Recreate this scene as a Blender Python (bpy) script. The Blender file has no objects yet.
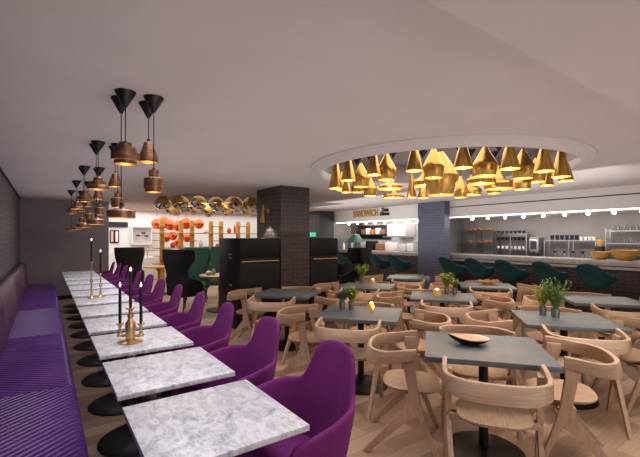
import bpy, bmesh, math, random
from mathutils import Vector, Matrix
random.seed(7)
SC = bpy.context.scene
COL = SC.collection
PI = math.pi
# ---------------------------------------------------------------- camera geometry (room axes: +y runs down the banquette, +x to the bar)
F, HZ, EYE, TH = 387.6, 237.4, 1.528, 0.615
CT, ST = math.cos(TH), math.sin(TH)
CEIL = 2.44
def room(X, d): return (X*CT + d*ST, -X*ST + d*CT)
def U(px, py, z):                       # photo point at a known height -> floor position
    d = F*(EYE - z)/(py - HZ); return room((px-320)/F*d, d)
def D(px, d): return room((px-320)/F*d, d)
def Zof(py, d): return EYE - (py-HZ)*d/F

# ---------------------------------------------------------------- materials
def mat(name, base=(.8,.8,.8), rough=.5, metal=0., spec=None, emit=None, estr=0., trans=0., coat=0., sheen=0., alpha=None):
    m = bpy.data.materials.new(name); m.use_nodes = True
    b = m.node_tree.nodes['Principled BSDF']
    b.inputs['Base Color'].default_value = (*base, 1)
    b.inputs['Roughness'].default_value = rough
    b.inputs['Metallic'].default_value = metal
    if spec is not None: b.inputs['Specular IOR Level'].default_value = spec
    if trans: b.inputs['Transmission Weight'].default_value = trans
    if coat: b.inputs['Coat Weight'].default_value = coat
    if sheen: b.inputs['Sheen Weight'].default_value = sheen
    if emit: b.inputs['Emission Color'].default_value = (*emit, 1); b.inputs['Emission Strength'].default_value = estr
    return m
def srgb(r, g, b):
    f = lambda c: ((c/255+.055)/1.055)**2.4 if c > 10 else c/255/12.92
    return (f(r), f(g), f(b))
class NT:
    def __init__(s, m): s.t = m.node_tree; s.b = s.t.nodes['Principled BSDF']
    def n(s, typ, **kw):
        nd = s.t.nodes.new(typ)
        for k, v in kw.items():
            if k.startswith('_'): setattr(nd, k[1:], v)
            else: nd.inputs[k.replace('__', ' ')].default_value = v
        return nd
    def l(s, a, b): s.t.links.new(a, b)
def coords(nt, scale=(1,1,1), rot=(0,0,0), kind='Object'):
    tc = nt.n('ShaderNodeTexCoord'); mp = nt.n('ShaderNodeMapping')
    mp.inputs['Scale'].default_value = scale; mp.inputs['Rotation'].default_value = rot
    nt.l(tc.outputs[kind], mp.inputs['Vector']); return mp.outputs['Vector']
def ramp(nt, fac, stops):
    r = nt.n('ShaderNodeValToRGB'); e = r.color_ramp.elements
    e[0].position, e[0].color = stops[0][0], (*stops[0][1], 1)
    e[1].position, e[1].color = stops[-1][0], (*stops[-1][1], 1)
    for p, c in stops[1:-1]:
        k = e.new(p); k.color = (*c, 1)
    nt.l(fac, r.inputs['Fac']); return r.outputs['Color']
def bump(nt, h, strength=.3, dist=.01):
    b = nt.n('ShaderNodeBump', Strength=strength, Distance=dist); nt.l(h, b.inputs['Height']); nt.l(b.outputs['Normal'], nt.b.inputs['Normal'])
def m_noise(name, c1, c2, scale=5, rough=.5, stretch=(1,1,1), detail=4, lo=.35, hi=.65, bmp=0., **kw):
    m = mat(name, c1, rough, **kw); nt = NT(m)
    n = nt.n('ShaderNodeTexNoise', Scale=scale, Detail=detail, Roughness=.6); nt.l(coords(nt, stretch), n.inputs['Vector'])
    nt.l(ramp(nt, n.outputs['Fac'], [(lo, c1), (hi, c2)]), nt.b.inputs['Base Color'])
    if bmp: bump(nt, n.outputs['Fac'], bmp, .005)
    return m
M = {}
M['plaster'] = m_noise('plaster', srgb(188,178,176), srgb(194,184,182), 2, .85, lo=.3, hi=.7)
M['plaster_trim'] = mat('plaster_trim', srgb(196,188,186), .7)
M['white'] = mat('white_paint', srgb(228,226,224), .7)
M['grey_wall'] = m_noise('grey_wall', srgb(140,133,137), srgb(150,143,147), 1.5, .8)
M['oak'] = m_noise('oak', srgb(188,156,128), srgb(166,134,106), 4, .5, (14,14,1.2), 6)
M['oak_seat'] = m_noise('oak_seat', srgb(194,162,134), srgb(166,134,106), 7, .5, (1,16,1), 6)
M['oak_back'] = m_noise('oak_back', srgb(192,162,134), srgb(168,138,110), 5, .5, (1,1,18), 6)
M['slate'] = m_noise('slate', srgb(84,90,92), srgb(98,103,105), 9, .42, lo=.3, hi=.7, bmp=.05)
M['slate_edge'] = mat('slate_edge', srgb(52,54,60), .35)
M['black'] = mat('black_metal', srgb(24,22,22), .4, .3)
M['cast'] = m_noise('cast_iron', srgb(20,19,19), srgb(30,28,28), 40, .38, bmp=.25, metal=.4)
M['brass'] = m_noise('brushed_brass', srgb(206,164,92), srgb(168,128,62), 3, .3, (14,14,.3), metal=.95)
M['old_brass'] = mat('antique_brass', srgb(212,176,124), .32, .9)
M['gold_matte'] = m_noise('gold_paint', srgb(206,158,82), srgb(188,140,66), 30, .4, metal=.35)
M['copper_dark'] = m_noise('weathered_copper', srgb(140,98,70), srgb(92,64,48), 14, .36, (1,1,4), metal=.7)
M['lamp_inner'] = mat('lamp_inner', srgb(255,200,110), .35, .3, emit=(1,.72,.32), estr=.15)
M['inner_gold'] = mat('inner_gold', srgb(236,190,120), .35, .6)
M['bulb'] = mat('bulb_glow', (1,.9,.7), .3, emit=(1,.74,.42), estr=30)
M['bulb_dim'] = mat('bulb_dim', (1,.9,.7), .3, emit=(1,.78,.45), estr=5)
M['bulb_white'] = mat('bulb_white', (1,.95,.9), .3, emit=(1,.97,.86), estr=38)
M['led'] = mat('led_strip', (1,1,1), .3, emit=(1,.95,.88), estr=5)
M['purple'] = m_noise('purple_felt', srgb(112,18,104), srgb(98,14,92), 60, .85, bmp=.08)
M['green'] = m_noise('green_velvet', srgb(12,78,84), srgb(8,62,68), 20, .7, bmp=.05)
M['dark_green'] = m_noise('dark_green_velvet', srgb(44,92,76), srgb(32,76,64), 12, .6)
M['black_felt'] = mat('black_upholstery', srgb(22,24,26), .8)
M['cabinet'] = m_noise('black_lacquer', srgb(17,16,17), srgb(22,20,20), 8, .55, spec=.25)
M['candle'] = mat('black_wax', srgb(20,17,20), .5)
M['flame'] = mat('flame', (1,.8,.5), .5, emit=(1,.62,.30), estr=8)
M['steel'] = mat('steel', srgb(170,170,172), .28, 1.)
M['shelf_white'] = mat('shelf_white', srgb(205,200,198), .5)
M['bread'] = m_noise('bread_crust', srgb(176,118,74), srgb(116,68,40), 14, .7)
M['ceramic'] = mat('white_ceramic', srgb(235,232,226), .25)
M['cup_blue'] = mat('blue_black_ceramic', srgb(40,44,58), .25)
M['copper_globe'] = mat('copper_globe', srgb(226,104,62), .16, .9)
M['chrome'] = mat('mirror_chrome', srgb(220,220,222), .06, 1.)
M['counter'] = m_noise('pale_stone', srgb(166,156,150), srgb(150,140,134), 8, .4)
M['leaf_bright'] = m_noise('leaf_bright', srgb(168,184,62), srgb(112,136,44), 40, .6)
M['leaf_dark'] = m_noise('leaf_dark', srgb(126,152,78), srgb(84,112,54), 40, .6)
M['leaf_grey'] = m_noise('leaf_grey', srgb(146,148,128), srgb(108,112,96), 40, .7)
M['red_item'] = mat('red_glaze', srgb(190,60,36), .4)
M['orange_item'] = mat('orange_glaze', srgb(220,120,60), .4)
M['paper'] = mat('white_paper', srgb(228,224,226), .7)
M['bowl_wood'] = m_noise('olive_wood', srgb(222,168,112), srgb(176,112,62), 5, .3, (1,6,1), coat=.4)
M['dark_vent'] = mat('vent_black', srgb(24,24,26), .6)
M['amber'] = mat('amber_gold', srgb(226,170,80), .2, .8, emit=(1,.6,.2), estr=.25)
M['wicker'] = mat('gold_wicker', srgb(214,164,84), .45, .3)
M['brown_leather'] = mat('baseboard_dark', srgb(34,30,32), .5)
def glass_mat():
    m = mat('clear_glass', (.95,.97,1), .03, trans=1.); m.node_tree.nodes['Principled BSDF'].inputs['IOR'].default_value = 1.3; return m
M['glass'] = glass_mat()
def brick(name, c1, c2, mortar, w=.215, h=.075, msize=.006, rough=.5, horizontal=False, bstr=.6, vec='uv'):
    m = mat(name, c1, rough); nt = NT(m)
    geo = nt.n('ShaderNodeNewGeometry'); tc = nt.n('ShaderNodeTexCoord')
    sp = nt.n('ShaderNodeSeparateXYZ'); nt.l(tc.outputs['Object'], sp.inputs[0])
    sn = nt.n('ShaderNodeSeparateXYZ'); nt.l(geo.outputs['Normal'], sn.inputs[0])
    ab = nt.n('ShaderNodeMath', _operation='ABSOLUTE'); nt.l(sn.outputs['X'], ab.inputs[0])
    gt = nt.n('ShaderNodeMath', _operation='GREATER_THAN'); nt.l(ab.outputs[0], gt.inputs[0]); gt.inputs[1].default_value = .5
    mx = nt.n('ShaderNodeMix'); nt.l(gt.outputs[0], mx.inputs[0]); nt.l(sp.outputs['X'], mx.inputs[2]); nt.l(sp.outputs['Y'], mx.inputs[3])
    cb = nt.n('ShaderNodeCombineXYZ'); nt.l(mx.outputs[0], cb.inputs['X']); nt.l(sp.outputs['Z'], cb.inputs['Y'])
    br = nt.n('ShaderNodeTexBrick', Scale=1.0); br.offset = .5
    br.inputs['Color1'].default_value = (*c1,1); br.inputs['Color2'].default_value = (*c2,1); br.inputs['Mortar'].default_value = (*mortar,1)
    br.inputs['Brick Width'].default_value = w; br.inputs['Row Height'].default_value = h; br.inputs['Mortar Size'].default_value = msize
    br.inputs['Mortar Smooth'].default_value = .2
    nt.l(cb.outputs[0], br.inputs['Vector']); nt.l(br.outputs['Color'], nt.b.inputs['Base Color'])
    inv = nt.n('ShaderNodeMath', _operation='SUBTRACT'); inv.inputs[0].default_value = 1; nt.l(br.outputs['Fac'], inv.inputs[1])
    bump(nt, inv.outputs[0], bstr, .01)
    return m
M['brick_dark'] = brick('dark_brick', srgb(58,47,49), srgb(48,39,42), srgb(84,70,70))
M['brick_wall'] = brick('charcoal_brick', srgb(86,82,84), srgb(78,74,76), srgb(56,53,55))
M['brick_blue'] = brick('blue_grey_brick', srgb(80,82,104), srgb(70,72,94), srgb(98,100,122), h=.07)
M['brick_grey'] = brick('grey_tile_brick', srgb(128,124,124), srgb(116,112,112), srgb(96,92,92), h=.06)
M['brick_bar'] = brick('dark_plum_brick', srgb(40,26,30), srgb(50,34,38), srgb(82,66,70), h=.07)
def floor_mat():
    m = mat('oak_plank_floor', (.3,.2,.1), .42); nt = NT(m)
    v = coords(nt)
    br = nt.n('ShaderNodeTexBrick', Scale=1.0); br.offset = .37
    br.inputs['Color1'].default_value = (.12,.12,.12,1); br.inputs['Color2'].default_value = (.95,.95,.95,1); br.inputs['Mortar'].default_value = (.0,.0,.0,1)
    br.inputs['Brick Width'].default_value = .95; br.inputs['Row Height'].default_value = .15; br.inputs['Mortar Size'].default_value = .0015
    nt.l(v, br.inputs['Vector'])
    n = nt.n('ShaderNodeTexNoise', Scale=3, Detail=8, Roughness=.65); nt.l(coords(nt, (1.2,14,1)), n.inputs['Vector'])
    mx = nt.n('ShaderNodeMix'); mx.inputs[0].default_value = .45
    nt.l(br.outputs['Color'], mx.inputs[2]); nt.l(n.outputs['Fac'], mx.inputs[3])
    nt.l(ramp(nt, mx.outputs[0], [(.12, srgb(126,98,80)), (.45, srgb(160,130,106)), (.85, srgb(202,174,146))]), nt.b.inputs['Base Color'])
    bump(nt, mx.outputs[0], .08, .004)
    return m
M['floor'] = floor_mat()
def marble_mat():
    m = mat('white_marble', (.8,.8,.8), .32); nt = NT(m)
    n = nt.n('ShaderNodeTexNoise', Scale=9, Detail=9, Roughness=.7, Distortion=1.3); nt.l(coords(nt, (1.6,1,1), (0,0,.7)), n.inputs['Vector'])
    n2 = nt.n('ShaderNodeTexNoise', Scale=40, Detail=6, Roughness=.7, Distortion=.8); nt.l(coords(nt, (1.8,1,1), (0,0,.7)), n2.inputs['Vector'])
    mx = nt.n('ShaderNodeMix'); mx.inputs[0].default_value = .35; nt.l(n.outputs['Fac'], mx.inputs[2]); nt.l(n2.outputs['Fac'], mx.inputs[3])
    nt.l(ramp(nt, mx.outputs[0], [(.34, srgb(120,119,128)), (.45, srgb(176,176,184)), (.54, srgb(208,208,214)), (.68, srgb(226,226,230))]), nt.b.inputs['Base Color'])
    return m
M['marble'] = marble_mat()
def leather(name, c1, c2, bs):
    # stitched channels fan into chevrons along the bench
    m = mat(name, c1, .4, spec=.45); nt = NT(m)
    tc = nt.n('ShaderNodeTexCoord'); sp = nt.n('ShaderNodeSeparateXYZ'); nt.l(tc.outputs['Object'], sp.inputs[0])
    pp = nt.n('ShaderNodeMath', _operation='PINGPONG'); ys = nt.n('ShaderNodeMath', _operation='ADD'); nt.l(sp.outputs['Y'], ys.inputs[0]); ys.inputs[1].default_value = .76; nt.l(ys.outputs[0], pp.inputs[0]); pp.inputs[1].default_value = 1.9
    a = nt.n('ShaderNodeMath', _operation='ADD'); nt.l(sp.outputs['X'], a.inputs[0]); nt.l(sp.outputs['Z'], a.inputs[1])
    a2 = nt.n('ShaderNodeMath', _operation='MULTIPLY'); nt.l(a.outputs[0], a2.inputs[0]); a2.inputs[1].default_value = .8
    a3 = nt.n('ShaderNodeMath', _operation='ADD'); nt.l(a2.outputs[0], a3.inputs[0]); nt.l(pp.outputs[0], a3.inputs[1])
    f = nt.n('ShaderNodeMath', _operation='PINGPONG'); nt.l(a3.outputs[0], f.inputs[0]); f.inputs[1].default_value = .028
    pw = nt.n('ShaderNodeMath', _operation='MULTIPLY'); nt.l(f.outputs[0], pw.inputs[0]); pw.inputs[1].default_value = 1/.028
    sq = nt.n('ShaderNodeMath', _operation='POWER'); nt.l(pw.outputs[0], sq.inputs[0]); sq.inputs[1].default_value = .45
    n = nt.n('ShaderNodeTexNoise', Scale=3.5, Detail=6, Roughness=.6); nt.l(tc.outputs['Object'], n.inputs['Vector'])
    nt.l(ramp(nt, n.outputs['Fac'], [(.35, c1), (.68, c2)]), nt.b.inputs['Base Color'])
    rr = nt.n('ShaderNodeMapRange'); nt.l(n.outputs['Fac'], rr.inputs[0]); rr.inputs[3].default_value = .3; rr.inputs[4].default_value = .5
    nt.l(rr.outputs[0], nt.b.inputs['Roughness'])
    bump(nt, sq.outputs[0], bs, .02)
    return m
M['leather'] = leather('purple_leather', srgb(72,28,104), srgb(96,46,130), 1.0)
M['leather_back'] = leather('plum_leather', srgb(74,44,66), srgb(88,54,78), .6)

# ---------------------------------------------------------------- mesh helpers
def R(a): return math.radians(a)
def finish(name, bm, m, parent=None, loc=(0,0,0), rz=0., ang=35, mods=None):
    bmesh.ops.recalc_face_normals(bm, faces=bm.faces)
    me = bpy.data.meshes.new(name)
    for f in bm.faces: f.smooth = True
    lim = R(ang)
    for e in bm.edges:
        e.smooth = not (len(e.link_faces) == 2 and e.calc_face_angle(0) > lim)
    bm.to_mesh(me); bm.free()
    ms = m if isinstance(m, (list, tuple)) else [m]
    for k in ms: me.materials.append(k)
    o = bpy.data.objects.new(name, me); COL.objects.link(o)
    o.location = loc; o.rotation_euler = (0,0,rz)
    if parent: o.parent = parent
    if mods:
        for t, kw in mods:
            md = o.modifiers.new(t, t)
            for k, v in kw.items(): setattr(md, k, v)
        dg = bpy.context.evaluated_depsgraph_get(); dg.update()
        nm = bpy.data.meshes.new_from_object(o.evaluated_get(dg)); o.modifiers.clear(); o.data = nm; nm.name = name
        for p in nm.polygons: p.use_smooth = True
    return o
def box(bm, c, s, rz=0., bev=0., mi=0, rot=None):
    mtx = Matrix.Translation(c) @ (rot if rot is not None else Matrix.Rotation(rz, 4, 'Z')) @ Matrix.Diagonal((*s, 1))
    r = bmesh.ops.create_cube(bm, size=1, matrix=mtx)
    fs = {f for v in r['verts'] for f in v.link_faces}
    for f in fs: f.material_index = mi
    if bev:
        es = list({e for v in r['verts'] for e in v.link_edges})
        bmesh.ops.bevel(bm, geom=es, offset=bev, segments=2, profile=.5, affect='EDGES', material=-1)
def bx(name, c, s, m, parent=None, rz=0., bev=0.):
    bm = bmesh.new(); box(bm, (0,0,0), s, 0, bev); return finish(name, bm, m, parent, c, rz)
def lathe(bm, prof, seg=24, c=(0,0,0), caps=True, mi=0):
    rings = []
    for r, z in prof:
        if r < 1e-5: rings.append([bm.verts.new((c[0], c[1], c[2]+z))])
        else: rings.append([bm.verts.new((c[0]+r*math.cos(2*PI*i/seg), c[1]+r*math.sin(2*PI*i/seg), c[2]+z)) for i in range(seg)])
    for a, b in zip(rings, rings[1:]):
        for i in range(seg):
            j = (i+1) % seg
            vs = [a[i % len(a)], a[j % len(a)], b[j % len(b)], b[i % len(b)]]
            u = []
            for v in vs:
                if v not in u: u.append(v)
            if len(u) > 2:
                try: bm.faces.new(u).material_index = mi
                except ValueError: pass
    if caps:
        for g in (rings[0], rings[-1]):
            if len(g) > 2:
                try: bm.faces.new(g).material_index = mi
                except ValueError: pass
def lo(name, prof, m, parent=None, loc=(0,0,0), seg=24, caps=True, ang=35):
    bm = bmesh.new(); lathe(bm, prof, seg, (0,0,0), caps); return finish(name, bm, m, parent, loc, 0, ang)
def tube(bm, pts, r, seg=8, mi=0):
    pts = [Vector(p) for p in pts]; rings = []
    for i, p in enumerate(pts):
        t = (pts[min(i+1, len(pts)-1)] - pts[max(i-1, 0)]).normalized()
        a = t.orthogonal().normalized() if i == 0 else (pa - t*pa.dot(t)).normalized()
        pa = a; b = t.cross(a)
        rr = r[i] if isinstance(r, (list, tuple)) else r
        rings.append([bm.verts.new(p + (a*math.cos(2*PI*k/seg) + b*math.sin(2*PI*k/seg))*rr) for k in range(seg)])
    for a, b in zip(rings, rings[1:]):
        for k in range(seg): bm.faces.new((a[k], a[(k+1) % seg], b[(k+1) % seg], b[k])).material_index = mi
    bm.faces.new(rings[0]).material_index = mi; bm.faces.new(rings[-1]).material_index = mi
def to(name, pts, r, m, parent=None, loc=(0,0,0), seg=8):
    bm = bmesh.new(); tube(bm, pts, r, seg); return finish(name, bm, m, parent, loc)
def prism(bm, poly, y0, y1, bev=0., shear=0.):     # polygon in x,z extruded along y
    a = [bm.verts.new((x, y0 + shear*z, z)) for x, z in poly]; b = [bm.verts.new((x, y1 + shear*z, z)) for x, z in poly]
    n = len(poly); fs = [bm.faces.new(a), bm.faces.new(b)]
    for i in range(n): fs.append(bm.faces.new((a[i], a[(i+1) % n], b[(i+1) % n], b[i])))
    if bev: bmesh.ops.bevel(bm, geom=list({e for f in fs for e in f.edges if e.calc_length() > .012}), offset=bev, segments=2, profile=.5, affect='EDGES')
def loft(bm, rings, closed=True, cap=True):
    vs = [[bm.verts.new(p) for p in r] for r in rings]
    n = len(vs[0])
    for a, b in zip(vs, vs[1:]):
        for k in range(n if closed else n-1): bm.faces.new((a[k], a[(k+1) % n], b[(k+1) % n], b[k]))
    if cap: bm.faces.new(vs[0]); bm.faces.new(vs[-1])
def thing(name, label, cat, loc=(0,0,0), rz=0., group=None):
    o = bpy.data.objects.new(name, None); COL.objects.link(o); o.empty_display_size = .1
    o.location = loc; o.rotation_euler = (0,0,rz); o['label'] = label; o['category'] = cat
    if group: o['group'] = group
    return o
def tag(o, label, cat, group=None):
    o['label'] = label; o['category'] = cat
    if group: o['group'] = group
    return o
def struct(o): o['kind'] = 'structure'; return o
def dup(root, loc, rz, label, group=None, scale=None):
    def cp(o, par):
        c = o.copy(); COL.objects.link(c)
        if par: c.parent = par
        for ch in KIDS.get(o, list(o.children)): cp(ch, c)
        return c
    r = cp(root, None); r.location = loc; r.rotation_euler = (0,0,rz); r['label'] = label
    if group: r['group'] = group
    if scale: r.scale = scale
    return r
KIDS = {}
class Proto:                        # first placement moves the original, later ones copy it
    def __init__(s, o): s.o = o; s.used = False
    def __call__(s, loc, rz, label, group=None, scale=None):
        if not s.used:
            s.used = True; s.o.location = loc; s.o.rotation_euler = (0,0,rz); s.o['label'] = label
            if group: s.o['group'] = group
            if scale: s.o.scale = scale
            return s.o
        r = dup(s.o, loc, rz, label, group); r.scale = scale or (1,1,1); return r
ORD = ['nearest', 'second', 'third', 'fourth', 'fifth', 'sixth', 'seventh', 'eighth', 'ninth', 'tenth', 'eleventh', 'twelfth', 'thirteenth', 'fourteenth', 'fifteenth', 'sixteenth']

# ================================================================ THE SETTING
X0, XR, Y0, YB, YF = -.505, 10.0, -3.2, 11.42, 14.3
struct(bx('floor', ((X0+XR)/2+.5, (Y0+YF)/2, -.05), (XR-X0+3, YF-Y0+2, .1), M['floor']))
# ceiling slab with the round recess and the rectangular recess cut out of it
CX, CY, RO, RI = 4.24, 3.276, 1.70, 1.56
RECT = (2.35, 8.2, 6.6, 10.6)
def ceiling():
    bm = bmesh.new(); n = 96
    x0, x1, y0, y1 = X0-.1, XR+1.5, Y0-.1, YF+1
    def quad(a, b, c, d): bm.faces.new([bm.verts.new((*p, CEIL)) for p in (a, b, c, d)])
    L = 1.9  # square around the circle
    sq = []
    for i in range(n):
        t = 2*PI*i/n; c, s = math.cos(t), math.sin(t); k = L/max(abs(c), abs(s)); sq.append((CX+c*k, CY+s*k))
    ci = [(CX+RI*math.cos(2*PI*i/n), CY+RI*math.sin(2*PI*i/n)) for i in range(n)]
    for i in range(n):
        j = (i+1) % n; quad(sq[i], sq[j], ci[j], ci[i])
    xa, xb, ya, yb = CX-L, CX+L, CY-L, CY+L
    quad((x0,y0),(x1,y0),(x1,ya),(x0,ya)); quad((x0,ya),(xa,ya),(xa,yb),(x0,yb)); quad((xb,ya),(x1,ya),(x1,yb),(xb,yb))
    rx0, ry0, rx1, ry1 = RECT
    quad((x0,yb),(x1,yb),(x1,ry0),(x0,ry0)); quad((x0,ry0),(rx0,ry0),(rx0,ry1),(x0,ry1)); quad((rx1,ry0),(x1,ry0),(x1,ry1),(rx1,ry1)); quad((x0,ry1),(x1,ry1),(x1,y1),(x0,y1))
    bmesh.ops.remove_doubles(bm, verts=bm.verts, dist=1e-4)
    r = bmesh.ops.extrude_face_region(bm, geom=list(bm.faces))
    for v in r['geom']:
        if isinstance(v, bmesh.types.BMVert): v.co.z += .03
    return finish('ceiling', bm, M['plaster'])
struct(ceiling())
TOPZ = 2.78
bm = bmesh.new(); lathe(bm, [(RI+.02, CEIL+.01), (RI+.02, TOPZ), (0, TOPZ), (0, TOPZ+.03), (RI+.06, TOPZ+.03), (RI+.06, CEIL+.02)], 96, (CX, CY, 0), caps=False)
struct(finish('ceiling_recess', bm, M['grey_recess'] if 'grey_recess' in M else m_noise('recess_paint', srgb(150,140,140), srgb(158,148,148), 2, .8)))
bm = bmesh.new()
lathe(bm, [(RO+.0, CEIL+.005), (RO, CEIL-.012), (RO-.012, CEIL-.022), (RO-.03, CEIL-.022), (RO-.036, CEIL-.034), (RO-.06, CEIL-.038), (RO-.075, CEIL-.058), (RO-.10, CEIL-.064),
           (RO-.108, CEIL-.076), (RI+.012, CEIL-.082), (RI, CEIL-.076), (RI-.004, CEIL-.02), (RI-.004, CEIL+.03), (RI+.03, CEIL+.03)], 128, (CX, CY, 0), caps=False)
struct(finish('trim_1', bm, M['plaster_trim'], ang=60))
bm = bmesh.new()
rx0, ry0, rx1, ry1 = RECT
for c, s in (((rx0, (ry0+ry1)/2, CEIL+.15), (.02, ry1-ry0, .3)), ((rx1, (ry0+ry1)/2, CEIL+.15), (.02, ry1-ry0, .3)), (((rx0+rx1)/2, ry0, CEIL+.15), (rx1-rx0, .02, .3)), (((rx0+rx1)/2, ry1, CEIL+.15), (rx1-rx0, .02, .3)), (((rx0+rx1)/2, (ry0+ry1)/2, CEIL+.31), (rx1-rx0, ry1-ry0, .02))):
    box(bm, c, s)
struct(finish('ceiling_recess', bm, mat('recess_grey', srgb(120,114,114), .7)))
# lower slab across the ceiling near the camera
px = U(640, 114, 2.36)
E = .89
struct(bx('ceiling_bulkhead', (5.5, (Y0+E)/2-.0, 2.40), (9.6, E-Y0, .09), M['plaster'])).location.y = (Y0+E)/2
# walls
struct(bx('wall_left', (X0-.05, (Y0+YB)/2, 1.35), (.1, YB-Y0, 2.7), M['brick_wall']))
struct(bx('trim_2', (X0+.012, (Y0+YB)/2, CEIL-.012), (.024, YB-Y0, .024), M['brown_leather']))
struct(bx('wall_back', ((X0+1.33)/2, YB+.06, 1.25), (1.33-X0+.001, .12, 2.5), M['grey_wall']))
struct(bx('baseboard_back', ((X0+1.33)/2, YB-.008, .05), (1.33-X0, .016, .10), M['brown_leather']))
struct(bx('wall_far', (5, YF+.05, 1.4), (13, .1, 2.8), M['white']))
struct(bx('wall_alcove', (1.27, (YB+YF)/2+.06, 1.25), (.1, YF-YB-.12, 2.5), M['white']))
struct(bx('wall_right', (XR+.05, (Y0+YF)/2, 1.4), (.1, YF-Y0, 2.8), m_noise('bar_wall', srgb(140,132,132), srgb(150,142,142), 2, .75)))
# brick column, blue column, partitions
struct(bx('wall_column_dark', (3.65, 6.40, CEIL/2), (.60, .94, CEIL), M['brick_dark']))
struct(bx('wall_column_blue', (8.22, 6.53, CEIL/2), (.22, .84, CEIL), M['brick_blue']))
struct(bx('wall_partition_dark', (7.95, 11.2, CEIL/2), (.62, .7, CEIL), mat('dark_plaster', srgb(58,54,58), .7)))
struct(bx('wall_partition_grey', (8.75, 11.15, 1.04), (1.0, .12, 2.08), M['brick_grey']))
struct(bx('wall_bar_end', (9.2, 6.92, 1.02), (1.6, .10, 2.04), M['brick_grey']))
# soffit along the bar, with its dark slot and the cove light
SX = 8.33
struct(bx('trim_soffit', (SX+.10, 4.2, 2.25), (.20, 5.3, .40), M['plaster_trim']))
struct(bx('trim_soffit', (SX+.10, 9.3, 2.25), (.20, 4.6, .40), M['white']))
struct(bx('ceiling_bar', ((SX+XR)/2+.1, 6.6, 2.075), (XR-SX-.2, 10.2, .05), M['white']))
struct(bx('trim_slot', (SX-.004, 4.2, 2.285), (.012, 4.95, .018), M['dark_vent']))
for yy, ln in ((4.2, 5.2), (9.3, 4.4)):
    tag(bx('cove_light', (SX+.235, yy, 2.04), (.03, ln, .012), M['led']), 'white glowing strip tucked under the soffit above the %s' % ('long right-hand bar' if yy < 6 else 'sandwich counter'), 'strip light')

# ================================================================ BANQUETTE
bq = thing('banquette', 'long purple leather banquette with diagonal stitched channels along the left brick wall', 'banquette', (X0+.01, 4.1, 0))
yl0, yl1 = -2.0-4.1, 11.05-4.1
def section(pts, y0, y1, n=60):
    bm = bmesh.new()
    rings = []
    for i in range(n+1):
        y = y0 + (y1-y0)*i/n
        e = min(1, (y1-y)/.10, ) if i > n-3 else 1
        rings.append([(x, y, z) for x, z in pts])
    last = rings[-1]
    cx = sum(p[0] for p in last)/len(last); cz = sum(p[2] for p in last)/len(last)
    for k, (dy, sc) in enumerate(((.03, .97), (.05, .90), (.055, .78))):
        rings.append([(cx+(p[0]-cx)*sc, y1+dy, cz+(p[2]-cz)*sc) for p in last])
    loft(bm, rings); return bm
def rounded(x0, z0, x1, z1, r, tl=None, n=5):
    pts = []
    for (cx, cz, a0) in ((x1-r, z1-r, 0), (x0+r, z1-r, 90), (x0+r, z0+r, 180), (x1-r, z0+r, 270)):
        for k in range(n+1):
            a = R(a0 + 90*k/n); pts.append((cx + r*math.cos(a), cz + r*math.sin(a)))
    return pts
finish('seat', section(rounded(.12, .17, .675, .455, .06), yl0, yl1), M['leather'], bq, ang=60)
bk = [(.0, .40), (.0, .93), (.03, .965), (.08, .965), (.105, .93), (.125, .85), (.145, .62), (.16, .44), (.15, .40)]
finish('backrest', section(bk, yl0, yl1), M['leather_back'], bq, ang=60)
bx('plinth', (.33, (yl0+yl1)/2, .09), (.60, yl1-yl0-.05, .18), M['black'], bq)

# ================================================================ MARBLE TABLES
def make_marble():
    t = thing('marble_table', '', 'table')
    bx('tabletop', (0,0,.7375), (.611, .63, .025), M['marble'], t, bev=.002)
    lo('column', [(.03,.02),(.03,.70),(.09,.712),(.09,.725)], M['black'], t)
    lo('base', [(.0,.0),(.285,.0),(.29,.006),(.27,.018),(.12,.03),(.05,.045),(.0,.05)], M['cast'], t, seg=40)
    return t
pm = Proto(make_marble())
MT = []
extra = {3: 'holding the three-candle brass candelabra', 6: 'with two tall brass candlesticks'}
for k in range(12):
    y = 1.346 + .31 + k*.777; MT.append(y)
    lab = '%s white marble table along the banquette' % ('nearest' if k == 0 else ORD[k] + (' and last' if k == 11 else ''))
    if k+1 in extra: lab = 'white marble table on black pedestal, ' + extra[k+1]
    elif k: lab += ', counted from the front'
    pm((.284+.3055, y, 0), 0, lab, 'marble tables along the banquette')

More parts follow.
